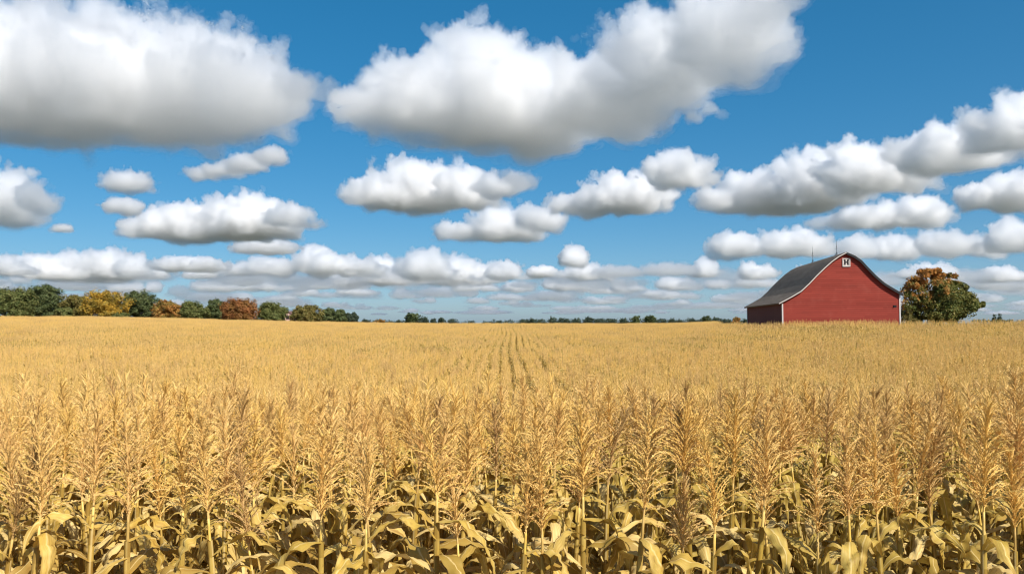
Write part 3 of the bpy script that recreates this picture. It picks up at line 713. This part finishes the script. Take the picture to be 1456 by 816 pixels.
# ------------------------------------------------------------------ clouds: closed bodies of scattering vapour
BASE = 900.
SHELLS = [(.03, .09), (.14, .38), (.5, .58)]
def cloud_mat(name, dens):
    m = bpy.data.materials.new(name); m.use_nodes = True; t = m.node_tree; t.nodes.clear()
    o = t.nodes.new('ShaderNodeOutputMaterial'); p = t.nodes.new('ShaderNodeVolumePrincipled')
    p.inputs['Color'].default_value = (.995, .995, .995, 1); p.inputs['Density'].default_value = dens; p.inputs['Anisotropy'].default_value = .52
    t.links.new(p.outputs[0], o.inputs['Volume']); return m
def blob(x, yt, yb, rx, dep=.75):
    D = BASE*F/(HOR-yb); rX = rx/F*D; hh = (yb-yt)/F*D
    return ((x-728)/F*D, D, BASE+.30*hh, rX, max(rX*dep, hh*.9), .66*hh, hh)
def make_cloud(name, blobs, seed=0, dens=.036, vox=3.0, amp=.85, soft=3.6, base_soft=.55, raw=False):
    B = blobs if raw else [blob(*b) for b in blobs]
    D = sum(b[1] for b in B)/len(B); vs = vox*D/F; pad = 1.3
    lo = [min(b[i]-b[3+i]*pad for b in B) for i in range(3)]; hi = [max(b[i]+b[3+i]*pad for b in B) for i in range(3)]
    S = sum(b[6] for b in B)/len(B); lo[2] = BASE-.25*S
    g = bpy.data.node_groups.new(name, 'GeometryNodeTree')
    g.interface.new_socket('Geometry', in_out='INPUT', socket_type='NodeSocketGeometry'); g.interface.new_socket('Geometry', in_out='OUTPUT', socket_type='NodeSocketGeometry')
    q = NT(g); out = q.n('NodeGroupOutput'); pos = q.n('GeometryNodeInputPosition').outputs[0]
    def noise(p, scale, detail, rough, off, color=False):
        return q.noise(q.vec('ADD', p, (off*S+seed*13.7*S, off*2*S-seed*7.1*S, off*.7*S+seed*3.3*S)).outputs[0], scale, detail, rough, color)
    def voro(p, scale, off):
        return q.n('ShaderNodeTexVoronoi', {'Vector': q.vec('ADD', p, (off*S+seed*31.*S, seed*17.*S, off*S)).outputs[0], 'Scale': scale, 'Detail': 0.}, feature='F1').outputs[0]
    warp = q.vec('SUBTRACT', noise(pos, 1.2/S, 1, .5, 5, True), (.5, .5, .5)).outputs[0]
    P = q.vec('ADD', pos, q.scl(warp, .6*S)).outputs[0]; acc = None
    for b in B:
        e = q.vec('DIVIDE', q.vec('SUBTRACT', P, tuple(b[:3])).outputs[0], tuple(b[3:6])).outputs[0]
        d = q.math('SUBTRACT', 1., q.vec('LENGTH', e).outputs[1])
        acc = d if acc is None else q.math('SMOOTH_MAX', acc, d, .25)
    d = q.math('MULTIPLY_ADD', q.math('SUBTRACT', .5, voro(P, 2.4/S, 0)), amp*.7, acc)
    d = q.math('MULTIPLY_ADD', q.math('SUBTRACT', noise(P, 2./S, 5, .6, 0), .5), amp*1.2, d)
    d = q.math('MULTIPLY', d, soft, clamp=True)
    sep = q.n('ShaderNodeSeparateXYZ', {0: P})
    d = q.math('MULTIPLY', d, q.math('DIVIDE', q.math('SUBTRACT', sep.outputs[2], BASE-.05*S), base_soft*S, clamp=True))
    vc = q.n('GeometryNodeVolumeCube', {'Density': d, 'Min': tuple(lo), 'Max': tuple(hi)})
    for i, k in enumerate('XYZ'): vc.inputs['Resolution '+k].default_value = max(8, int((hi[i]-lo[i])/vs))
    jn = q.n('GeometryNodeJoinGeometry')
    for th, dn in SHELLS:
        v2 = q.n('GeometryNodeVolumeToMesh', {0: vc.outputs[0], 'Threshold': th})
        tot = q.n('GeometryNodeAccumulateField', {'Value': 1, 'Group ID': q.n('GeometryNodeInputMeshIsland').outputs[0]}, data_type='INT', domain='POINT').outputs['Total']
        cmp_ = q.n('FunctionNodeCompare', data_type='INT', operation='LESS_THAN'); g.links.new(tot, cmp_.inputs[2]); cmp_.inputs[3].default_value = 160
        dl = q.n('GeometryNodeDeleteGeometry', {0: v2.outputs[0], 1: cmp_.outputs[0]}, domain='POINT')
        sd = q.n('GeometryNodeSubdivideMesh', {0: dl.outputs[0], 'Level': 1})
        nr = q.n('GeometryNodeInputNormal').outputs[0]
        h_ = q.math('MULTIPLY', q.math('SUBTRACT', .5, voro(pos, 5.5/S, 3)), .14*S)
        h_ = q.math('MULTIPLY_ADD', q.math('SUBTRACT', .5, voro(pos, 12./S, 7)), .10*S, h_)
        h_ = q.math('MULTIPLY_ADD', q.math('SUBTRACT', .5, voro(pos, 25./S, 11)), .06*S, h_)
        h_ = q.math('MULTIPLY_ADD', q.math('SUBTRACT', noise(pos, 11/S, 4, .62, 9), .5), .17*S, h_)
        up = q.math('MULTIPLY_ADD', q.n('ShaderNodeSeparateXYZ', {0: nr}).outputs[2], .5, .7, clamp=True)
        sp = q.n('GeometryNodeSetPosition', {0: sd.outputs[0], 'Offset': q.scl(nr, q.math('MULTIPLY', h_, up))})
        sm = q.n('GeometryNodeSetMaterial', {0: sp.outputs[0], 'Material': cloud_mat('cloud_vapour', dn*dens*min(300/S, (300/S)**.5))})
        g.links.new(sm.outputs[0], jn.inputs[0])
    g.links.new(jn.outputs[0], out.inputs[0])
    o = link(name, bpy.data.meshes.new(name)); o.modifiers.new('nodes', 'NODES').node_group = g
    return o
CL = [
 ('huge white cloud with a grey flat base filling the upper left corner', [(-60,25,190,140),(50,-5,195,140),(170,0,195,150),(280,35,188,120),(365,62,160,90),(425,82,125,45)], dict(dens=.025)),
 ('largest white cloud stretching diagonally across the top centre', [(508,112,170,52),(590,75,190,96),(690,38,200,96),(765,80,214,76),(850,62,184,104),(945,10,152,98),(1035,-20,98,90),(1105,-45,45,60)], dict(dens=.025)),
 ('oval white cloud with a grey base below the gap between the two biggest clouds', [(525,245,293,45),(580,225,298,68),(650,235,295,65),(710,244,276,42)], {}),
 ('low thin cloud trailing left below the slanted middle cloud', [(655,315,341,45),(720,290,341,60),(768,290,328,36)], dict(dens=.027)),
 ('slanted white cloud in the middle right, under the top centre cloud', [(825,270,306,48),(890,242,300,68),(968,210,266,54)], {}),
 ('long white cloud rising toward the right edge above the barn', [(1018,262,298,36),(1080,242,303,72),(1160,210,296,82),(1250,195,272,90),(1350,172,242,85),(1440,142,215,85)], {}),
 ('wide white cloud with a grey centre in the lower left sky', [(205,302,336,38),(280,288,340,76),(350,275,338,84),(412,290,323,45)], {}),
 ('small oval cloud below the huge upper left cloud', [(180,240,271,42)], dict(dens=.027)),
 ('thin slanted cloud wisp beside the small oval cloud', [(285,234,255,28),(315,226,250,32),(350,214,243,34),(385,205,232,26)], dict(dens=.020)),
 ('white cloud cut off by the left edge of the picture', [(0,228,322,48),(48,260,304,34)], dict(dens=.025)),
 ('small ragged cloud touching the left end of the wide lower left cloud', [(172,278,304,32)], dict(dens=.026)),
 ('grey based cloud at the right edge beneath the long rising cloud', [(1448,240,298,62),(1400,258,298,34)], {}),
 ('pale flat cloud above and right of the barn ridge', [(1250,288,324,65),(1310,275,321,42)], dict(dens=.027)),
 ('low bank of cloud behind the barn roof, left part', [(1050,328,366,48),(1130,324,364,60)], dict(dens=.024)),
 ('low bank of cloud above the maple at the right', [(1215,335,368,40),(1275,330,370,38),(1345,322,364,44),(1400,330,366,34),(1450,305,358,44)], dict(dens=.020)),
 ('small puffy cloud alone low in the middle sky', [(816,347,378,24)], {}),
 ('smaller puff low in the middle sky, left of the lone puffy cloud', [(771,376,394,24)], {}),
 ('low white cloud over the golden yellow tree', [(30,362,395,40),(85,358,397,50),(150,350,397,50),(190,362,394,28)], dict(dens=.026)),
 ('low white heap of cloud above the right end of the left tree row', [(385,365,391,45),(445,348,391,34)], dict(dens=.024)),
 ('broad low cloud over the gap after the left tree row', [(500,378,406,34),(545,362,404,42),(600,355,396,40),(655,362,404,42),(700,372,404,26)], dict(dens=.024)),
 ('thin flat cloud strip above the orange and rust trees', [(270,364,385,58)], dict(dens=.026)),
 ('tiny faint puff near the left edge', [(86,316,330,17)], dict(dens=.022)),
 ('narrow cloud strip right under the wide lower left cloud', [(375,338,360,52)], dict(dens=.026)),
 ('faint wisp of cloud trailing below the right arm of the largest cloud', [(990,150,172,16),(1012,140,160,14),(1030,152,166,10)], dict(dens=.006)),
 ('thin veil of cloud left of the small oval cloud near the left edge', [(30,186,208,30),(75,196,212,24)], dict(dens=.006)),
 ('faint torn tail right of the oval cloud in the middle', [(745,240,268,24),(722,236,262,18)], dict(dens=.006)),
 ('ragged cloud scrap above the low bank behind the barn', [(1200,300,326,40),(1170,306,326,28)], dict(dens=.007)),
 ('thin cloud patch low between the lone puff and the barn roof', [(880,376,394,44),(950,372,392,46),(1000,380,394,30)], dict(dens=.006)),
]
cl_objs = []
for i, (lab, bl_, kw) in enumerate(CL):
    o = make_cloud('cloud', bl_, seed=i+1, **kw); tag(o, lab, 'cloud', 'separate clouds in the sky'); cl_objs.append(o)
# the distant deck: many small far clouds that run together above the horizon
rng = random.Random(3)
for j, (y0, y1, n, dn) in enumerate(((386, 404, 22, .0085), (402, 422, 46, .0055), (420, 436, 62, .0034), (435, 448, 70, .0022), (398, 449, 60, .0014))):
    B = []
    for i in range(n):
        yb = rng.uniform(y0, y1); x = -60+1580*(i+rng.uniform(-.8, 1.8))/n
        k = (HOR-yb)/70
        nb_ = rng.randint(1, 4)
        for e_ in range(nb_): B.append(blob(x+e_*rng.uniform(14, 30)*(.4+.6*k), yb-rng.uniform(9, 34)*k, yb, rng.uniform(12, 34)*(.5+.5*k)*(2.6 if j == 4 else 1), .6))
    o = make_cloud('far_clouds', B, seed=40+j, dens=dn*2, vox=3.0, raw=True, amp=1., soft=2.8 if j < 4 else 1.6)
    tag(o, ['upper', 'second', 'third', 'lowest', 'thinnest veil-like'][j]+' streak of merging distant clouds above the horizon', 'clouds', kind='stuff'); cl_objs.append(o)
dg = bpy.context.evaluated_depsgraph_get()
for o in cl_objs:
    me = bpy.data.meshes.new_from_object(o.evaluated_get(dg)); gr = o.modifiers[0].node_group
    o.modifiers.clear(); o.data = me; bpy.data.node_groups.remove(gr)
